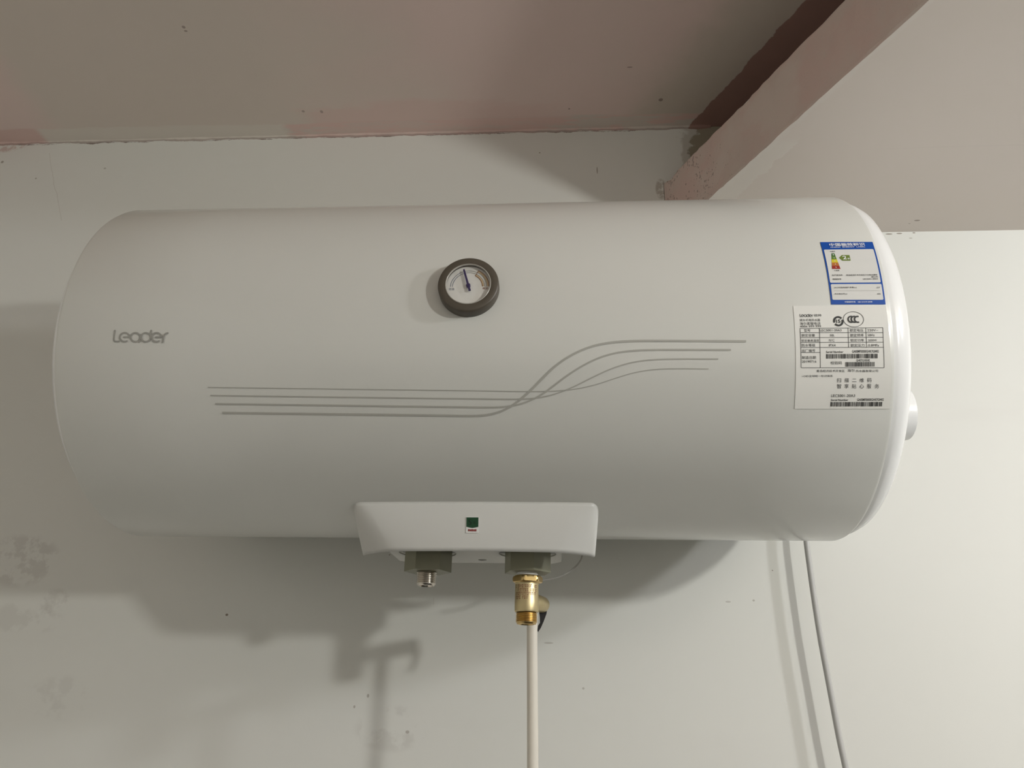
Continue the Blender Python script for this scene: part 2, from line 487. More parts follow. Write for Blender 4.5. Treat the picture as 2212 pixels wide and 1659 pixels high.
def patch(bm, quad, off, mp=cyl, nu=8, nv=12, mi=0):
    """sheet over four (u,v) corners: tl, tr, br, bl"""
    tl, tr, br, bl = [Vector(p) for p in quad]
    g = []
    for j in range(nv + 1):
        a = tl + (bl - tl) * j / nv
        b = tr + (br - tr) * j / nv
        g.append([bm.verts.new(mp(*(a + (b - a) * i / nu), off)) for i in range(nu + 1)])
    for j in range(nv):
        for i in range(nu):
            bm.faces.new((g[j][i], g[j][i + 1], g[j + 1][i + 1], g[j + 1][i])).material_index = mi

def rounded_patch(bm, quad, rad, off, mp=cyl, mi=0, rows=24):
    """sheet with rounded corners, cut in rows so that it follows the curve"""
    tl, tr, br, bl = [Vector(p) for p in quad]
    hgt = ((bl - tl).length + (br - tr).length) / 2
    ts = sorted(set([k / rows for k in range(rows + 1)] + [rad / hgt * x for x in (0.05, .15, .3, .5, .75, 1)] + [1 - rad / hgt * x for x in (0.05, .15, .3, .5, .75, 1)]))
    prev = None
    for t in ts:
        a = tl + (bl - tl) * t
        b = tr + (br - tr) * t
        d = min(t, 1 - t) * hgt
        ins = 0.0 if d >= rad else rad - math.sqrt(max(0, rad * rad - (rad - d) ** 2))
        e = (b - a).normalized()
        a, b = a + e * ins, b - e * ins
        row = [bm.verts.new(mp(*(a + (b - a) * i / 6), off)) for i in range(7)]
        if prev:
            for i in range(6):
                bm.faces.new((prev[i], prev[i + 1], row[i + 1], row[i])).material_index = mi
        prev = row

def poly(bm, pts, off, mp=cyl, mi=0):
    bm.faces.new([bm.verts.new(mp(p[0], p[1], off)) for p in pts]).material_index = mi

def text_into(bm, s, cx, cy, w, h, off, mp=cyl, mi=0, bold=0.0):
    """type set as mesh, fitted to a box on a mapped surface"""
    c = bpy.data.curves.new('type', 'FONT')
    c.body = s
    c.resolution_u = 3
    c.offset = bold
    o = bpy.data.objects.new('type', c)
    COL.objects.link(o)
    dg = bpy.context.evaluated_depsgraph_get()
    me = bpy.data.meshes.new_from_object(o.evaluated_get(dg))
    bpy.data.objects.remove(o)
    bpy.data.curves.remove(c)
    xs = [v.co.x for v in me.vertices]
    ys = [v.co.y for v in me.vertices]
    x0, x1, y0, y1 = min(xs), max(xs), min(ys), max(ys)
    vv = [bm.verts.new(mp(cx + ((v.co.x - x0) / max(x1 - x0, 1e-6) - 0.5) * w, cy + ((v.co.y - y0) / max(y1 - y0, 1e-6) - 0.5) * h, off)) for v in me.vertices]
    for p in me.polygons:
        try:
            bm.faces.new([vv[i] for i in p.vertices]).material_index = mi
        except ValueError:
            pass
    bpy.data.meshes.remove(me)

def bars(bm, cx, cy, w, h, off, seed, mp=cyl):
    rnd = random.Random(seed)
    x = cx - w / 2
    u = w / 150.0
    while x < cx + w / 2 - u:
        bw = rnd.choice((1, 1, 1, 2, 2, 3)) * u
        bw = min(bw, cx + w / 2 - x)
        patch(bm, [(x, cy + h / 2), (x + bw, cy + h / 2), (x + bw, cy - h / 2), (x, cy - h / 2)], off, mp, 1, 1)
        x += bw + rnd.choice((1, 1, 1, 2, 2)) * u

def structure(o):
    o['kind'] = 'structure'
    return o
# ------------------------------------------------------------------ print layout: (x, arc) on the tank jacket, metres
STRIPES=[
(0.00085,[(-0.24718,-0.09011),(-0.01787,-0.09395),(0.06325,-0.09545),(0.08164,-0.09507),(0.09769,-0.09375),(0.11597,-0.08968),(0.12964,-0.08355),(0.14327,-0.07814),(0.16139,-0.07551),(0.18396,-0.07496),(0.21361,-0.07559)]),
(0.0012,[(-0.24517,-0.09773),(-0.01803,-0.10144),(0.04241,-0.10237),(0.05858,-0.10255),(0.07473,-0.09992),(0.09311,-0.09257),(0.10914,-0.08253),(0.12511,-0.07392),(0.14332,-0.06877),(0.16597,-0.06663),(0.18853,-0.06633),(0.22219,-0.06678)]),
(0.0016,[(-0.24089,-0.10567),(-0.01824,-0.10925),(0.02373,-0.10997),(0.03767,-0.10990),(0.05162,-0.10616),(0.06553,-0.09825),(0.08168,-0.08468),(0.09776,-0.07215),(0.11607,-0.06332),(0.13887,-0.05888),(0.16156,-0.05789),(0.23352,-0.05866)]),
(0.0020,[(-0.23510,-0.11418),(-0.01851,-0.11740),(0.00489,-0.11794),(0.01658,-0.11773),(0.02831,-0.11416),(0.04001,-0.10825),(0.05403,-0.09565),(0.06563,-0.08184),(0.08177,-0.06653),(0.10015,-0.05651),(0.12075,-0.05134),(0.14355,-0.04966),(0.16623,-0.04985),(0.24714,-0.05097)]),
]
LOGO=[
[(-0.33839,-0.03595),(-0.33863,-0.04420),(-0.33830,-0.04553),(-0.33736,-0.04651),(-0.33320,-0.04655)],
[(-0.32899,-0.04242),(-0.32371,-0.04246)],
[(-0.32352,-0.04255),(-0.32376,-0.04149),(-0.32428,-0.04049),(-0.32504,-0.03961),(-0.32600,-0.03891),(-0.32709,-0.03843),(-0.32825,-0.03820),(-0.32940,-0.03825),(-0.33048,-0.03856),(-0.33141,-0.03911),(-0.33214,-0.03987),(-0.33263,-0.04080),(-0.33284,-0.04183),(-0.33277,-0.04290),(-0.33242,-0.04395),(-0.33181,-0.04491),(-0.33098,-0.04571),(-0.32997,-0.04632),(-0.32885,-0.04669),(-0.32769,-0.04681),(-0.32656,-0.04666),(-0.32553,-0.04626)],
[(-0.31296,-0.04269),(-0.31320,-0.04162),(-0.31373,-0.04061),(-0.31449,-0.03972),(-0.31546,-0.03902),(-0.31656,-0.03855),(-0.31773,-0.03834),(-0.31889,-0.03840),(-0.31996,-0.03872),(-0.32089,-0.03930),(-0.32161,-0.04008),(-0.32208,-0.04102),(-0.32227,-0.04207),(-0.32218,-0.04315),(-0.32180,-0.04420),(-0.32116,-0.04514),(-0.32030,-0.04593),(-0.31927,-0.04652),(-0.31814,-0.04686),(-0.31697,-0.04693),(-0.31584,-0.04674),(-0.31482,-0.04629),(-0.31398,-0.04562),(-0.31336,-0.04475),(-0.31302,-0.04376),(-0.31296,-0.04269)],
[(-0.31296,-0.04269),(-0.31361,-0.04737)],
[(-0.30287,-0.04282),(-0.30311,-0.04175),(-0.30362,-0.04074),(-0.30437,-0.03986),(-0.30531,-0.03916),(-0.30639,-0.03869),(-0.30753,-0.03847),(-0.30867,-0.03853),(-0.30972,-0.03886),(-0.31063,-0.03943),(-0.31134,-0.04021),(-0.31180,-0.04116),(-0.31199,-0.04220),(-0.31190,-0.04328),(-0.31152,-0.04433),(-0.31090,-0.04527),(-0.31006,-0.04606),(-0.30905,-0.04664),(-0.30794,-0.04698),(-0.30680,-0.04706),(-0.30569,-0.04687),(-0.30470,-0.04642),(-0.30387,-0.04574),(-0.30327,-0.04488),(-0.30293,-0.04389),(-0.30287,-0.04282)],
[(-0.30286,-0.03627),(-0.30287,-0.04282)],
[(-0.29771,-0.04282),(-0.29245,-0.04286)],
[(-0.29227,-0.04291),(-0.29250,-0.04185),(-0.29301,-0.04085),(-0.29376,-0.03997),(-0.29470,-0.03927),(-0.29579,-0.03880),(-0.29694,-0.03857),(-0.29808,-0.03862),(-0.29916,-0.03892),(-0.30009,-0.03948),(-0.30082,-0.04024),(-0.30132,-0.04116),(-0.30154,-0.04219),(-0.30148,-0.04326),(-0.30114,-0.04430),(-0.30054,-0.04525),(-0.29971,-0.04606),(-0.29872,-0.04666),(-0.29761,-0.04704),(-0.29646,-0.04715),(-0.29533,-0.04700),(-0.29430,-0.04660)],
[(-0.29067,-0.04768),(-0.29023,-0.04284),(-0.28976,-0.04107),(-0.28865,-0.03952),(-0.28714,-0.03896),(-0.28639,-0.03892)],
]
RT=[
("统帅",0.31131,-0.02774,0.00630,0.00250),
("储水式电热水器",0.30417,-0.03209,0.01805,0.00241),
("海尔客服电话",0.30423,-0.03534,0.01803,0.00278),
("4006 999 999",0.30427,-0.03789,0.01844,0.00180),
("15",0.32889,-0.03341,0.00377,0.00324),
("型号",0.30123,-0.04166,0.00549,0.00256),
("LEC5001-20A3",0.32174,-0.04168,0.01867,0.00198),
("额定电压",0.34426,-0.04195,0.01181,0.00274),
("220V~",0.35819,-0.04192,0.00937,0.00204),
("额定容量",0.30181,-0.04613,0.01177,0.00254),
("50L",0.32275,-0.04624,0.00395,0.00203),
("额定频率",0.34428,-0.04640,0.01180,0.00272),
("50Hz",0.35653,-0.04638,0.00604,0.00209),
("额定最高温度",0.30341,-0.05089,0.01541,0.00227),
("75℃",0.32196,-0.05088,0.00504,0.00220),
("额定功率",0.34418,-0.05091,0.01185,0.00251),
("2000W",0.35744,-0.05102,0.00754,0.00188),
("防水等级",0.30166,-0.05506,0.01187,0.00270),
("IPX4",0.32232,-0.05522,0.00576,0.00207),
("额定压力",0.34427,-0.05539,0.01209,0.00269),
("0.8MPa",0.35816,-0.05550,0.00929,0.00206),
("出厂编号",0.30165,-0.05986,0.01156,0.00263),
("Serial Number",0.32430,-0.06114,0.01497,0.00187),
("GA0SMF00000GHK7G0402",0.35096,-0.06084,0.02305,0.00236),
("校验码",0.32536,-0.07094,0.00981,0.00291),
("GHK7G1KK42",0.34869,-0.06883,0.01177,0.00223),
("制造日期",0.30175,-0.06606,0.01204,0.00280),
("20190716",0.30191,-0.06958,0.01247,0.00211),
("青岛经济技术开发区",0.32048,-0.07804,0.02437,0.00229),
("海尔",0.33825,-0.07771,0.00635,0.00266),
("热水器有限公司",0.35186,-0.07822,0.01930,0.00229),
("i-OID全球统一标识体系",0.30898,-0.08247,0.02686,0.00199),
("LEC5001-20A3",0.33192,-0.10011,0.02075,0.00239),
("Serial Number",0.32905,-0.10394,0.01501,0.00190),
("GA0SMF00000GHK7G0402",0.35580,-0.10376,0.02298,0.00221),
("扫",0.32790,-0.08630,0.00376,0.00373),
("描",0.33456,-0.08633,0.00375,0.00372),
("二",0.34110,-0.08646,0.00375,0.00279),
("维",0.34756,-0.08640,0.00374,0.00372),
("码",0.35420,-0.08643,0.00374,0.00372),
("智",0.32803,-0.09162,0.00376,0.00393),
("享",0.33457,-0.09165,0.00375,0.00392),
("贴",0.34105,-0.09168,0.00375,0.00392),
("心",0.34770,-0.09171,0.00375,0.00392),
("服",0.35404,-0.09174,0.00374,0.00392),
("务",0.36080,-0.09177,0.00374,0.00392),
]
RLINES=[
[(0.29493,-0.03967),(0.36710,-0.03970)],
[(0.29501,-0.04352),(0.36695,-0.04416)],
[(0.29497,-0.04804),(0.36679,-0.04839)],
[(0.29496,-0.05252),(0.36673,-0.05279)],
[(0.29492,-0.05699),(0.36670,-0.05735)],
[(0.29491,-0.06156),(0.31176,-0.06162)],
[(0.29490,-0.07500),(0.36686,-0.07544)],
[(0.29493,-0.03967),(0.29497,-0.04804),(0.29492,-0.05699),(0.29490,-0.07500)],
[(0.36710,-0.03970),(0.36679,-0.04839),(0.36670,-0.05735),(0.36686,-0.07544)],
[(0.31185,-0.03964),(0.31170,-0.05266),(0.31162,-0.07510)],
[(0.33687,-0.03968),(0.33652,-0.05718)],
[(0.35227,-0.03976),(0.35205,-0.05730)],
]
RBARS=[(0.33904,-0.06507,0.04455,0.00404),(0.34590,-0.07234,0.02547,0.00408),(0.34378,-0.10782,0.04484,0.00400)]
RLOGO=(0.30159,-0.02777,0.01164,0.00277)
R15=(0.32895,-0.03341,0.00852,0.00909)
RCCC=(0.34230,-0.03172,0.01762,0.01406)
RCS=[(0.34035, -0.03177, 0.00547, 0.00651), (0.34309, -0.0318, 0.00547, 0.00651), (0.34594, -0.03183, 0.00547, 0.0065)]
RQUAD=[(0.29057,-0.01842),(0.37179,-0.01891),(0.37326,-0.11220),(0.29007,-0.11196)]
ET=[
("w","中国能效标识",0.34929,0.04842,0.03237,0.00409),
("w","CHINA  ENERGY  LABEL",0.34920,0.04511,0.03180,0.00135),
("k","耗能低",0.33433,0.03970,0.00445,0.00148),
("k","耗能高",0.33387,0.01721,0.00458,0.00134),
("w","2",0.34356,0.03186,0.00353,0.00432),
("w","级",0.34693,0.03056,0.00192,0.00203),
("k","生产者名称:",0.33355,0.01202,0.00961,0.00165),
("k","青岛经济技术开发区海尔热水器有",0.35518,0.01188,0.02761,0.00165),
("k","限公司",0.36630,0.00968,0.00540,0.00163),
("k","规格型号:",0.33268,0.00780,0.00800,0.00162),
("k","LEC5001-20A3",0.36206,0.00755,0.01312,0.00133),
("k","24小时固有能耗系数(ε)",0.33849,-0.00110,0.02001,0.00169),
("k","0.7",0.36767,-0.00148,0.00263,0.00137),
("k","热水输出率(μ)",0.33385,-0.00745,0.01101,0.00152),
("k","60%",0.36716,-0.00782,0.00313,0.00120),
("w","中国国家标准:",0.34095,-0.01543,0.00970,0.00135),
("w","GB 21519-2008",0.35390,-0.01558,0.01268,0.00117),
("w","1",0.33402,0.03550,0.00089,0.00144),
("w","2",0.33400,0.03183,0.00088,0.00140),
("w","3",0.33390,0.02813,0.00088,0.00137),
("w","4",0.33383,0.02441,0.00088,0.00134),
("w","5",0.33377,0.02072,0.00088,0.00132),
]
EQUAD=[(0.32575,0.05290),(0.37357,0.05210),(0.37183,-0.01802),(0.32421,-0.01747)]
EP1=[(0.32688,0.04250),(0.37190,0.04226),(0.37077,0.00393),(0.32596,0.00425)]
EP2=[(0.32624,0.00284),(0.37093,0.00253),(0.37047,-0.01354),(0.32577,-0.01299)]
EBARS=[[(0.33287,0.03747),(0.33550,0.03742),(0.33582,0.03353),(0.33216,0.03360)],[(0.33216,0.03360),(0.33582,0.03353),(0.33625,0.02990),(0.33155,0.02999)],[(0.33155,0.02999),(0.33625,0.02990),(0.33670,0.02629),(0.33101,0.02639)],[(0.33101,0.02639),(0.33670,0.02629),(0.33710,0.02255),(0.33046,0.02266)],[(0.33046,0.02266),(0.33710,0.02255),(0.33755,0.01898),(0.33001,0.01911)]]
EARROW=[(0.33867,0.03201),(0.34171,0.03513),(0.34863,0.03499),(0.34834,0.02835),(0.34089,0.02848)]
EDOT=[(0.32818,-0.00409),(0.36923,-0.00445)]
# ------------------------------------------------------------------ the room
def slab_box(name, lo, hi, mat):
    bm = bmesh.new()
    box(bm, lo, hi)
    return structure(link(name, bm, mat, smooth=False))
X0, X1, Y0, Z0 = -1.03, 3.8, -2.8, -2.1
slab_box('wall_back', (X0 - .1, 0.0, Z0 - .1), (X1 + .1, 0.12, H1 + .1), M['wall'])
slab_box('wall_left', (X0 - .1, Y0, Z0), (X0, 0.0, H1), M['bright'])
slab_box('wall_right', (X1, Y0, Z0), (X1 + .1, 0.0, H1), M['right'])
slab_box('wall_front', (X0 - .1, Y0 - .1, Z0 - .1), (X1 + .1, Y0, H1 + .1), M['front'])
slab_box('floor', (X0, Y0, Z0 - .1), (X1, 0.0, Z0), M['floor'])
slab_box('ceiling', (X0, Y0, H1), (X1, 0.0, H1 + .1), M['ceiling'])

# loft slab: a thick shelf of plaster whose free edge runs obliquely away from the wall
def loft_slab():
    dx, dy = 0.4385, -0.8985
    bm = bmesh.new()
    rnd = random.Random(3)
    n = 160
    edge = []
    for i in range(n + 1):
        t = i / n
        s = 3.0 * t ** 1.7
        y = dy * s
        if y < Y0 + 0.001:
            s = (Y0) / dy
        edge.append(s)
        if y < Y0 + 0.001:
            break
    rows = []
    chip = [(0.205, 0.014, 0.0055), (0.02, 0.014, 0.006), (0.355, 0.02, 0.002)]
    for k, (zz, top) in enumerate(((H2, 0), (H2 + .003, 0), (H2 + .05, 0), (H3 - .003, 1), (H3, 1))):
        row = []
        for s in edge:
            j = rnd.uniform(-1, 1) * (0.0009 if k in (0, 4) else 0.0004)
            x, y, z = 0.252 + dx * s, dy * s, zz
            if k == 0: j += 0.0010
            if k == 4: j += 0.0010
            for c0, w, dep in chip:
                if top and abs(s - c0) < w:
                    z -= dep * (1 - abs(s - c0) / w) * rnd.uniform(.5, 1)
            row.append(bm.verts.new((x + j * 0.9, min(y, 0.0) + j * 0.43 * (1 if y < -0.001 else 0), z)))
        rows.append(row)
    for a, b in zip(rows, rows[1:]):
        for i in range(len(edge) - 1):
            bm.faces.new((a[i], a[i + 1], b[i + 1], b[i])).material_index = 1
    for row, z in ((rows[0], H2), (rows[-1], H3)):
        far = [bm.verts.new((X1, 0.0, z)), bm.verts.new((X1, Y0, z))]
        f = bm.faces.new(row + [far[1], far[0]])
        f.material_index = 0
        if row is rows[0]: lo = far
        else: hi = far
    bm.faces.new((lo[0], lo[1], hi[1], hi[0]))
    bm.faces.new((rows[0][0], rows[1][0], rows[2][0], rows[3][0], rows[4][0], hi[0], lo[0]))
    bm.faces.new((rows[0][-1], rows[1][-1], rows[2][-1], rows[3][-1], rows[4][-1], hi[1], lo[1]))
    bmesh.ops.triangulate(bm, faces=[f for f in bm.faces if len(f.verts) > 8])
    o = structure(link('ceiling_slab', bm, None, mats=[M['soffit'], M['edge']], smooth=False))
    return o
loft_slab()

# plaster fillet in the joint of wall and ceiling, uneven like trowelled filler
def fillet():
    bm = bmesh.new()
    rnd = random.Random(11)
    prev = None
    n = 260
    w = 0.0
    for i in range(n + 1):
        x = X0 + (0.335 - X0) * i / n
        w = 0.75 * w + rnd.uniform(-1, 1) * 0.0009
        a = 0.0030 + w
        b = 0.0042 + 0.7 * w + rnd.uniform(-.5, .5) * 0.0008
        row = [bm.verts.new((x, 0.0, H1 - a)), bm.verts.new((x, -a * 0.35, H1 - a * 0.5)), bm.verts.new((x, -b, H1))]
        if prev:
            for k in range(2):
                bm.faces.new((prev[k], prev[k + 1], row[k + 1], row[k]))
        prev = row
    return structure(link('trim_1', bm, M['ceiling']))
fillet()

# ------------------------------------------------------------------ the water heater
heater = empty('water_heater', (-0.01, YA, -R), 'long white cylindrical water heater on the wall with a dial and grey swoosh lines', 'water heater')

bm = bmesh.new()
lathe(bm, [(R - .012, XL - .0005), (R - .004, XL), (R - .0012, XL + .001), (R, XL + .004), (R, XL + .12), (R, XL + .3), (R, 0.2), (R, XR - .12), (R, XR - .004), (R - .0012, XR - .001), (R - .004, XR), (R - .012, XR + .0005)],
      (0, YA, 0), (1, 0, 0), seg=256)
link('body', bm, M['enamel'], heater)

def end_cap(x, sgn, k=1.0, dr=0.0):
    bm = bmesh.new()
    pr = [(R - .016, -.003), (R - .0055, -.001), (R - .0050, .0035), (R - .0054, .0060), (R - .0068, .0100), (R - .0105, .0165), (R - .016, .0205), (R - .028, .0250),
          (R - .05, .0300), (R - .09, .0345), (R - .14, .0365), (0, .037)]
    pr = [(max(0, r - dr if r > .1 else r), t * k) for r, t in pr]
    lathe(bm, pr, (x, YA, 0), (sgn, 0, 0), seg=192)
    return link('end_cap', bm, M['plastic'], heater)
end_cap(XL, -1, 0.62, .0035)
end_cap(XR, 1)

bm = bmesh.new()
lathe(bm, [(.0285, 0.0), (.0290, .002), (.0290, .050), (.0284, .0525), (.0265, .0535), (.012, .0538), (0, .0538)], (XR + .031, YA, -0.0535), (1, 0, 0), seg=72)
link('terminal_cover', bm, M['plastic'], heater)

for bx in (-0.24, 0.22):                       # hangers behind the tank
    bm = bmesh.new()
    box(bm, (bx - .025, -0.004, -0.02), (bx + .025, 0.0, 0.14))
    box(bm, (bx - .025, -0.062, 0.085), (bx + .025, -0.003, 0.09))
    link('wall_bracket', bm, M['steel'], heater, smooth=False)

# swoosh lines
for si, (w, pts) in enumerate(STRIPES):
    bm = bmesh.new()
    fine = []
    for (a0, b0), (a1, b1) in zip(pts, pts[1:]):      # even spacing keeps the curve from overshooting
        k = max(1, round(math.hypot(a1 - a0, b1 - b0) / 0.014))
        fine += [Vector((a0 + (a1 - a0) * i / k, b0 + (b1 - b0) * i / k, 0)) for i in range(k)]
    fine.append(Vector((*pts[-1], 0)))
    for _ in range(2):                                # relax the corners between chords
        fine = [fine[0]] + [fine[i] * .5 + (fine[i - 1] + fine[i + 1]) * .25 for i in range(1, len(fine) - 1)] + [fine[-1]]
    sm = [(p.x, p.y) for p in spline(fine, 6)]
    ribbon(bm, sm, w, 0.0003 + 0.00005 * si)
    link('stripe', bm, M['stripe'], heater)

# word mark
bm = bmesh.new()
for li, pts in enumerate(LOGO):
    ribbon(bm, pts, 0.0016, 0.0003 + 0.00006 * li, cap=True, step=0.001)
link('word_mark', bm, M['logo'], heater)

# ---- thermometer dial
GX, GZ = -0.0034, 0.0022
gy = YA - R
gauge_o = (GX, gy + 0.003, GZ)
bm = bmesh.new()
ro = 0.0283
lathe(bm, [(.0, .0), (ro - .0006, 0.0), (ro, .001), (ro, .0115), (ro - .0004, .0125), (ro - .0014, .0132), (.0215, .0135), (.0209, .0133), (.0209, .0090), (0, .0090)], gauge_o, (0, -1, 0), seg=96)
bezel = link('gauge', bm, M['taupe'], heater)
bezel['label'] = 'round taupe bezel of the thermometer dial'
bm = bmesh.new()
lathe(bm, [(0, .0091), (.0207, .0091), (.0207, .0097), (0, .0097)], gauge_o, (0, -1, 0), seg=64)
link('dial_face', bm, M['dial'], bezel)
gm = plane_map((GX, gy + 0.003 - 0.0098, GZ), (1, 0, 0), (0, 0, 1), (0, -1, 0))
def garc(bm, r, a0, a1, w, mi):
    ribbon(bm, [(r * math.cos(math.radians(a)), r * math.sin(math.radians(a)) - 0.0010) for a in [a0 + (a1 - a0) * k / 30 for k in range(31)]], w, 0.0001, gm, step=0.001, mi=mi)
bm = bmesh.new()
for r in (.0148, .0167):
    garc(bm, r, 180, 118, .00055, 1)
    garc(bm, r, 118, 62, .00055, 0)
    garc(bm, r, 62, 0, .00055, 0)
for r in (.0128, .0190):
    garc(bm, r, 62, 0, .0006, 2)
garc(bm, .0138, 61, 1, .0012, 4)
garc(bm, .0179, 61, 1, .0014, 4)
ribbon(bm, [(.0126 * math.cos(1.082), .0126 * math.sin(1.082) - .001), (.0192 * math.cos(1.082), .0192 * math.sin(1.082) - .001)], .0006, .0002, gm, mi=2)
text_into(bm, '低温', -.0156, -.0033, .0052, .0024, .0001, gm, 1)
text_into(bm, '高温', .0157, -.0029, .0052, .0022, .0001, gm, 3)
link('dial_print', bm, None, bezel, mats=[M['dialgrey'], M['dialblue'], M['dialred'], M['dialredtxt'], M['orange']], smooth=False)
bm = bmesh.new()
na = math.radians(106)
nd = Vector((math.cos(na), 0, math.sin(na)))
npx = Vector((nd.z, 0, -nd.x))
yb = gy + 0.003 - 0.0116
def nbar(a, b, wa, wb):
    q = []
    for y in (yb, yb - 0.0010):
        for p, w in ((a, wa), (b, wb)):
            for s in (-1, 1):
                v = Vector((GX, y, GZ - .0006)) + nd * p + npx * (w / 2 * s)
                q.append(bm.verts.new(v))
    for f in ((0, 1, 3, 2), (4, 5, 7, 6), (0, 1, 5, 4), (2, 3, 7, 6), (0, 2, 6, 4), (1, 3, 7, 5)):
        bm.faces.new([q[i] for i in f])
nbar(0, .0172, .0021, .0017)
nbar(0, -.0062, .0019, .0022)
lathe(bm, [(0, 0), (.0020, 0), (.0020, .0025), (.0015, .0031), (0, .0031)], (GX, gy + 0.003 - .0097, GZ - .0006), (0, -1, 0), seg=24)
link('needle', bm, M['needle'], bezel)
bm = bmesh.new()
lathe(bm, [(0, .0130), (.0207, .0130), (.0208, .0134), (0, .0134)], gauge_o, (0, -1, 0), seg=64)
link('gauge_glass', bm, M['glass'], bezel)
bm = bmesh.new()
lathe(bm, [(.0201, .0125), (.0209, .0125), (.0212, .0137), (.0207, .0140), (.0203, .0136)], gauge_o, (0, -1, 0), seg=72, closed=True)
link('glass_rim', bm, M['rim'], bezel)

# ---- energy label (blue frame, white panels)
bm = bmesh.new()
patch(bm, EQUAD, 0.00035, nu=6, nv=24)
el = link('energy_label', bm, M['blue'], heater)
el['label'] = 'blue and white energy rating sticker'
bm = bmesh.new()
rounded_patch(bm, EP1, .0011, 0.00055)
rounded_patch(bm, EP2, .0011, 0.00055)
link('label_panel', bm, M['panel'], el)
bm = bmesh.new()
for i, q in enumerate(EBARS):
    patch(bm, q, 0.00075, nu=2, nv=2, mi=i)
poly(bm, EARROW, 0.00075, mi=5)
link('rating_scale', bm, None, el, mats=[M[k] for k in ('e1', 'e2', 'e3', 'e4', 'e5', 'arrow')], smooth=False)
bm = bmesh.new()
for k, s, cx, cy, w, h in ET:
    text_into(bm, s, cx, cy, w, h, 0.00095, mi=(1 if k == 'w' else 0), bold=(0.02 if k == 'w' else 0.012))
ribbon(bm, EDOT, .00018, 0.0008, step=0.0008, mi=2)
link('printed_text', bm, None, el, mats=[M['ink'], M['white_ink'], M['stripe']], smooth=False)

# ---- rating label (white paper, table, barcodes)
bm = bmesh.new()
patch(bm, RQUAD, 0.0003, nu=6, nv=28)
rl = link('rating_label', bm, M['paper'], heater)
rl['label'] = 'white rating plate sticker with table and barcodes'
bm = bmesh.new()
for s, cx, cy, w, h in RT:
    text_into(bm, s, cx, cy, w, h, 0.00055, bold=(0.03 if s == '15' else 0.012 if s[0] in 'SG' else 0.0))
lx, ly, lw, lh = RLOGO
X_ = [p[0] for q in LOGO for p in q]; Y_ = [p[1] for q in LOGO for p in q]
for pts in LOGO:
    ribbon(bm, [(lx + ((p[0] - min(X_)) / (max(X_) - min(X_)) - .5) * lw, ly + ((p[1] - min(Y_)) / (max(Y_) - min(Y_)) - .5) * lh) for p in pts], .00042, .00055)
link('printed_text', bm, M['ink'], rl, smooth=False)
bm = bmesh.new()
for pts in RLINES:
    ribbon(bm, pts, .00040, 0.0005)
link('table_lines', bm, M['ink'], rl, smooth=False)
for i, (cx, cy, w, h) in enumerate(RBARS):
    bm = bmesh.new()
    bars(bm, cx, cy, w, h, 0.0005, 20 + (0 if i == 2 else i))
    link('barcode', bm, M['ink'], rl, smooth=False)
bm = bmesh.new()
cx, cy, w, h = RCCC
ribbon(bm, [(cx + w / 2 * math.cos(a), cy + h / 2 * math.sin(a)) for a in [2 * math.pi * k / 64 for k in range(65)]], .00040, .00055, step=.001)
for cx, cy, w, h in RCS:
    ribbon(bm, [(cx + w * .5 * math.cos(a), cy + h * .42 * math.sin(a)) for a in [math.radians(68 + k * 224 / 24) for k in range(25)]], .00125, .0006, step=.0006)
cx, cy, w, h = R15
for a0, a1 in ((38, 190), (218, 372)):
    ribbon(bm, [(cx + w * .43 * math.cos(a), cy + h * .43 * math.sin(a)) for a in [math.radians(a0 + (a1 - a0) * k / 30) for k in range(31)]], .0017, .00055, step=.0008)
    a = math.radians(a1)
    tip = (cx + w * .43 * math.cos(a + .22), cy + h * .43 * math.sin(a + .22))
    poly(bm, [(cx + w * .33 * math.cos(a), cy + h * .33 * math.sin(a)), (cx + w * .55 * math.cos(a), cy + h * .55 * math.sin(a)), tip], .00055)
link('certification_marks', bm, M['ink'], rl, smooth=False)

# ---- connection cover under the tank
def cover():
    ZB = -0.2194
    cols = [((-.1240, -80), (-.1150, -.2500)), ((-.1258, -73), (-.1178, -.2545)), ((-.1256, -69), (-.1180, -.2590)), ((-.1235, -66.6), (-.1110, -.2650)),
            ((-.1200, -65.8), (-.1010, -.2725)), ((-.1150, -65.5), (-.0900, -.2788)), ((-.1060, -65.4), (-.0800, -.2822)), ((-.07, -65.2), (-.054, -.2850)), ((-.0040, -65.0), (-.0030, -.2868)),
            ((.065, -65.1), (.050, -.2850)), ((.0980, -65.2), (.0740, -.2825)), ((.1070, -65.3), (.0850, -.2785)), ((.1120, -65.5), (.0965, -.2720)), ((.1155, -66.4), (.1065, -.2655)),
            ((.1178, -68.6), (.1140, -.2600)), ((.1183, -73), (.1148, -.2555)), ((.1172, -80), (.1130, -.2500))]
    top = spline([cyl(x, math.radians(a) * R, .0006) for (x, a), b in cols], 4)
    lift = {0: .014, 1: .005, len(cols) - 2: .005, len(cols) - 1: .014}
    bot = spline([Vector((b[0], b[1], ZB + lift.get(i, 0.0))) for i, (a, b) in enumerate(cols)], 4)
    n = 12
    bm = bmesh.new()
    g = []
    for j in range(n + 1):
        t = j / n
        row = []
        for a, b in zip(top, bot):
            p = a.lerp(b, t)
            bow = math.sin(math.pi * t) * 0.0012
            row.append(bm.verts.new(p + Vector((0, -bow, 0))))
        g.append(row)
    for j in range(n):
        for i in range(len(top) - 1):
            bm.faces.new((g[j][i], g[j][i + 1], g[j + 1][i + 1], g[j + 1][i]))
    o = link('connection_cover', bm, M['cover'], heater)
    for p in o.data.polygons: p.use_smooth = True
    mod = o.modifiers.new('thickness', 'SOLIDIFY')
    mod.thickness = 0.0026
    mod.offset = -1
    o['label'] = 'white plastic pipe cover under the tank'
    return o
cov = cover()
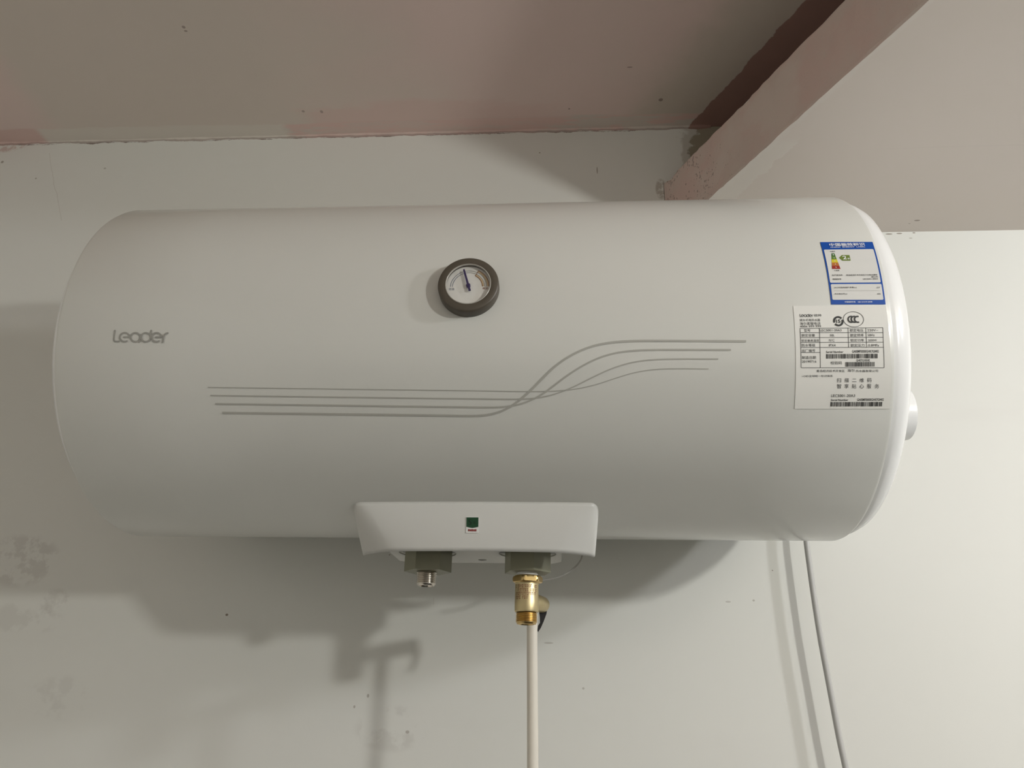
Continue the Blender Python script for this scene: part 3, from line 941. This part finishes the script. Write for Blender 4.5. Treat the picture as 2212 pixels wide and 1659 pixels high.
# inner floor of the cover with two round openings
HOLES = [(-0.0600, YA, .0302), (0.0460, YA, .0302)]
def floor_panel():
    bm = bmesh.new()
    x0, x1, y0, y1, z = -.100, .082, -.2820, -.1530, -.2080
    nx, ny = 182, 129
    def inside(x, y):
        return any((x - hx) ** 2 + (y - hy) ** 2 < hr * hr for hx, hy, hr in HOLES) or (x + .0054) ** 2 + (y + .1745) ** 2 < .0048 ** 2
    g = {}
    def v(i, j):
        if (i, j) not in g:
            g[(i, j)] = bm.verts.new((x0 + (x1 - x0) * i / nx, y0 + (y1 - y0) * j / ny, z))
        return g[(i, j)]
    for j in range(ny):
        for i in range(nx):
            x, y = x0 + (x1 - x0) * (i + .5) / nx, y0 + (y1 - y0) * (j + .5) / ny
            if not inside(x, y) and y < y1 - max(0, (abs(x + .009) - .081)) * 1.2 and y > y0 + max(0, (abs(x + .004) - .076)) * .8:
                bm.faces.new((v(i, j), v(i + 1, j), v(i + 1, j + 1), v(i, j + 1)))
    # snap the stepped rims onto their circles
    for vt in bm.verts:
        for hx, hy, hr in HOLES + [(-.0054, -.1745, .0048)]:
            d = math.hypot(vt.co.x - hx, vt.co.y - hy)
            if abs(d - hr) < .0011 and any(e.is_boundary for e in vt.link_edges):
                vt.co.x = hx + (vt.co.x - hx) * hr / d
                vt.co.y = hy + (vt.co.y - hy) * hr / d
    r = bmesh.ops.extrude_face_region(bm, geom=bm.faces[:])
    for e in r['geom']:
        if isinstance(e, bmesh.types.BMVert):
            e.co.z -= .0012
    return link('inner_panel', bm, M['cover_under'], cov, smooth=False)
floor_panel()
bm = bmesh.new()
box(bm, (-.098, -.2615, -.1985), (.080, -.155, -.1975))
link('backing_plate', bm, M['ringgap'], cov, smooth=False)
# small guarantee sticker on the cover front
pa, pb = Vector((-.0048, -.2926, -.1874)), Vector((-.0046, -.2897, -.2022))
ev = (pa - pb).normalized()
nrm = Vector((0, ev.z, -ev.y)).normalized()
if nrm.y > 0: nrm = -nrm
sm_ = plane_map((pa + pb) / 2 + nrm * 0.0019, (1, 0, 0), (0, ev.y, ev.z), nrm)
sw, shh = .0124, (pa - pb).length
bm = bmesh.new()
patch(bm, [(-sw / 2, shh / 2), (sw / 2, shh / 2), (sw / 2, -shh / 2), (-sw / 2, -shh / 2)], 0, sm_, 2, 2)
r = bmesh.ops.extrude_face_region(bm, geom=bm.faces[:])
for e in r['geom']:
    if isinstance(e, bmesh.types.BMVert): e.co += -nrm * .0022
st = link('guarantee_sticker', bm, M['panel'], cov, smooth=False)
st['label'] = 'small green and white sticker'
bm = bmesh.new()
g0 = [(-sw * .47, shh * .48), (sw * .47, shh * .48), (sw * .47, -shh * .12), (sw * .24, -shh * .16), (0, -shh * .19), (-sw * .24, -shh * .16), (-sw * .47, -shh * .12)]
poly(bm, g0, .0002, sm_, 0)
text_into(bm, '5', -sw * .2, shh * .18, sw * .26, shh * .36, .0004, sm_, 1)
text_into(bm, '年', sw * .18, shh * .14, sw * .22, shh * .18, .0004, sm_, 1)
for k in range(5):
    x = -sw * .27 + k * sw * .135
    patch(bm, [(x - sw * .05, -shh * (.26 + .02 * (k % 2))), (x + sw * .055, -shh * .27), (x + sw * .05, -shh * .40), (x - sw * .055, -shh * .40)], .0003, sm_, 1, 1, 2)
link('sticker_print', bm, None, st, mats=[M['green'], M['darkgreen'], M['red']], smooth=False)

# ---- pipe unions
def hexagon(bm, cx, cy, z0, z1, rad, rot, chamfer=0.0, steps=1):
    pts = [(cx + rad * math.cos(rot + k * math.pi / 3), cy + rad * math.sin(rot + k * math.pi / 3)) for k in range(6)]
    prism(bm, pts, z0, z1)

def threads(r, z0, z1, pitch, depth):
    n = int(round((z0 - z1) / pitch))
    pr = []
    for k in range(n):
        z = z0 - k * pitch
        pr += [(r - depth, z), (r - depth * .75, z - pitch * .12), (r, z - pitch * .45), (r, z - pitch * .55), (r - depth * .75, z - pitch * .88)]
    pr.append((r - depth, z1))
    return pr

def union_nut(cx, rot, tape):
    bm = bmesh.new()
    lathe(bm, [(.012, -.197), (.024, -.197), (.0245, -.1995), (.0245, -.2045), (.012, -.2045)], (cx, YA, 0), (0, 0, 1), seg=48)
    hexagon(bm, cx, YA, -.2290, -.2040, .0248, rot)
    bmesh.ops.bevel(bm, geom=[e for e in bm.edges if len(e.link_faces) == 2 and e.calc_face_angle(0) > .7 and abs(e.verts[0].co.z + .229) < .03], offset=.0007, segments=2, affect='EDGES')
    o = link('union_nut', bm, M['greynut'], heater)
    return o
def steel_nipple(cx):
    bm = bmesh.new()
    pr = [(.0070, -.2165), (.0102, -.2165), (.0103, -.2285)] + threads(.0105, -.2290, -.2418, .00183, .0011) + [(.0090, -.2432), (.0078, -.2434), (.0074, -.2425), (.0074, -.222)]
    lathe(bm, pr, (cx, YA, 0), (0, 0, 1), seg=64)
    return link('pipe_nipple', bm, M['steel'], heater)
nut1 = union_nut(-0.0588, math.radians(8), False)
steel_nipple(-0.0598)
bm = bmesh.new()
lathe(bm, [(0, -.2360), (.0074, -.2360), (.0074, -.2350), (0, -.2350)], (-.0598, YA, 0), (0, 0, 1), seg=32)
link('pipe_bore', bm, M['dark'], heater)
nut2 = union_nut(0.0463, math.radians(-13), True)
bm = bmesh.new()
lathe(bm, [(.009, -.2200), (.0098, -.2275), (.0112, -.2300), (.0114, -.2322), (.0104, -.2345), (.0090, -.2350)], (.0460, YA, 0), (0, 0, 1), seg=40)
tp = link('seal_tape', bm, M['ptfe'], heater)
tp['label'] = 'white thread seal tape'

# ------------------------------------------------------------------ brass safety valve
VX = 0.0457
valve = empty('safety_valve', (VX, YA, -.2805), 'brass safety valve with red print, screwed under the right grey nut', 'valve')
def hexnut_brass():
    bm = bmesh.new()
    seg = 96
    rot = math.radians(-16)
    ap = .0141
    zs_ = [(-.2318, .80), (-.2322, .93), (-.2332, 1.0), (-.2350, 1.0), (-.2372, 1.0), (-.2384, 1.0), (-.2394, .90), (-.2398, .82)]
    g = []
    rc = ap / math.cos(math.pi / 6)
    for z, k in zs_:
        row = []
        for i in range(seg):
            a = 2 * math.pi * i / seg
            b = ((a - rot + math.pi / 6) % (math.pi / 3)) - math.pi / 6
            rh = ap / math.cos(b)
            # chamfer: the round cone cuts the corners back near top and bottom
            e = min(z + .2398, -.2318 - z)
            lim = ap * .985 + e * 1.0
            r = min(rh, lim, rc * .985) if k >= .99 else min(rh, ap * k * 1.05)
            row.append(bm.verts.new((VX + .0008 + r * math.cos(a), YA + r * math.sin(a), z)))
        g.append(row)
    for a, b in zip(g, g[1:]):
        for i in range(seg):
            j = (i + 1) % seg
            bm.faces.new((a[i], a[j], b[j], b[i]))
    bm.faces.new(g[0]); bm.faces.new(g[-1])
    return link('hex_collar', bm, M['brass'], valve)
hexnut_brass()
bm = bmesh.new()
lathe(bm, [(.0100, -.2388), (.0126, -.2392), (.0126, -.2400), (.0121, -.2406), (.0122, -.2560), (.01235, -.2575), (.0124, -.2672), (.0120, -.2684), (.0100, -.2686)], (VX, YA, 0), (0, 0, 1), seg=64)
link('valve_body', bm, M['brass_satin'], valve)
bm = bmesh.new()
lathe(bm, [(.0090, -.2680)] + threads(.0112, -.2692, -.2790, .0016, .0010) + [(.0098, -.2803), (.0082, -.2806), (.0078, -.2795), (.0078, -.2720), (0, -.2720)], (VX, YA, 0), (0, 0, 1), seg=64)
link('threaded_outlet', bm, M['brass'], valve)
vm = lambda u, v, off=0.0: Vector((VX + (.0123 + off) * math.sin(u), YA - (.0123 + off) * math.cos(u), v))
bm = bmesh.new()
rnd = random.Random(5)
for row, z in enumerate((-.2435, -.2474, -.2510, -.2548)):
    a = -1.05
    amax = (0.95, 0.95, 0.85, 0.45)[row]
    while a < amax:
        w = rnd.uniform(.05, .085)
        hh = .0014 + rnd.uniform(-.0001, .0003)
        if rnd.random() > (.2 if row else .12):
            patch(bm, [(a, z + hh), (a + w * .4, z + hh), (a + w * .4, z - hh), (a, z - hh)], .0001, vm, 1, 1)
            patch(bm, [(a, z + hh), (a + w, z + hh), (a + w, z + hh * .5), (a, z + hh * .5)], .00012, vm, 1, 1)
            if rnd.random() > .5:
                patch(bm, [(a, z - hh * .5), (a + w, z - hh * .5), (a + w, z - hh), (a, z - hh)], .00012, vm, 1, 1)
        a += w + .07
link('valve_print', bm, M['rust'], valve, smooth=False)
# relief arm pointing back to the wall
RA, RB = Vector((VX + .002, YA + .004, -.2556)), Vector((.0612, -.1590, -.2550))
bm = bmesh.new()
L_ = (RB - RA).length
lathe(bm, [(0, 0), (.0078, 0), (.0078, L_ * .35), (.0086, L_ * .40), (.0086, L_ - .004), (.0082, L_ - .0018), (.0066, L_ - .0003), (0, L_)], RA, RB - RA, seg=40)
link('relief_arm', bm, M['brass_satin'], valve)
bm = bmesh.new()
lathe(bm, [(.0030, -.2560), (.0048, -.2620), (.0048, -.2660), (.0042, -.2662), (.0042, -.272), (.0046, -.2722), (.0042, -.275), (0, -.275)], (.0508, -.1865, 0), (0, 0, 1), seg=28)
link('drain_spout', bm, M['brass'], valve)
bm = bmesh.new()                                # tapered flat release lever
lv = [(-.0044, -.2600), (.0046, -.2600), (.0042, -.2640), (.0012, -.2720), (-.0020, -.2790), (-.0050, -.2835), (-.0058, -.2820), (-.0050, -.2770), (-.0030, -.2740), (-.0032, -.2680)]
a = [bm.verts.new((.0612 + x, -.1612, z)) for x, z in lv]
b = [bm.verts.new((.0612 + x, -.1576, z)) for x, z in lv]
bm.faces.new(a); bm.faces.new(b)
for i in range(len(lv)):
    j = (i + 1) % len(lv)
    bm.faces.new((a[i], a[j], b[j], b[i]))
lev = link('release_lever', bm, M['black'], valve, smooth=False)
lev['label'] = 'black release lever'

# ------------------------------------------------------------------ hose, cord, wire
bm = bmesh.new()
hp = [(.0508, -.1865, -.2665), (.0506, -.1865, -.2800), (.0507, -.1862, -.2960), (.0510, -.1860, -.3200), (.0514, -.1860, -.3500), (.0519, -.1862, -.3900), (.0523, -.1866, -.4300), (.0526, -.187, -.49), (.053, -.187, -.62), (.055, -.186, -.82)]
tube(bm, spline(hp, 8), .0056, 24)
ho = link('drain_hose', bm, M['hose'])
ho['label'] = 'cream rubber drain hose hanging straight down from the brass valve'
ho['category'] = 'hose'

bm = bmesh.new()
cp = [(.3900, -.0300, .040), (.4010, -.0200, .036), (.4090, -.0145, .012), (.4080, -.0160, -.03), (.4030, -.021, -.08), (.3985, -.0245, -.125), (.3965, -.0258, -.150), (.3962, -.026, -.1800), (.3968, -.026, -.2300), (.3985, -.026, -.2800), (.4018, -.026, -.3350), (.4050, -.026, -.3866), (.4082, -.026, -.4250), (.412, -.024, -.50), (.417, -.02, -.62), (.42, -.012, -.80)]
tube(bm, spline(cp, 8), .0036, 16)
co = link('power_cord', bm, M['cord'])
co['label'] = 'thin grey power cord hanging below the right end of the heater'
co['category'] = 'cord'

bm = bmesh.new()
wp_ = [(.1065, -.110, -.186), (.1066, -.112, -.1940), (.1035, -.114, -.2010), (.0975, -.116, -.2075), (.0905, -.118, -.2132), (.0780, -.120, -.2195), (.0634, -.122, -.2228), (.052, -.124, -.2235)]
tube(bm, spline(wp_, 8), .0010, 8)
wi = link('sensor_wire', bm, M['wire'])
wi['label'] = 'thin grey wire curving from the pipe cover to behind the brass valve'
wi['category'] = 'wire'
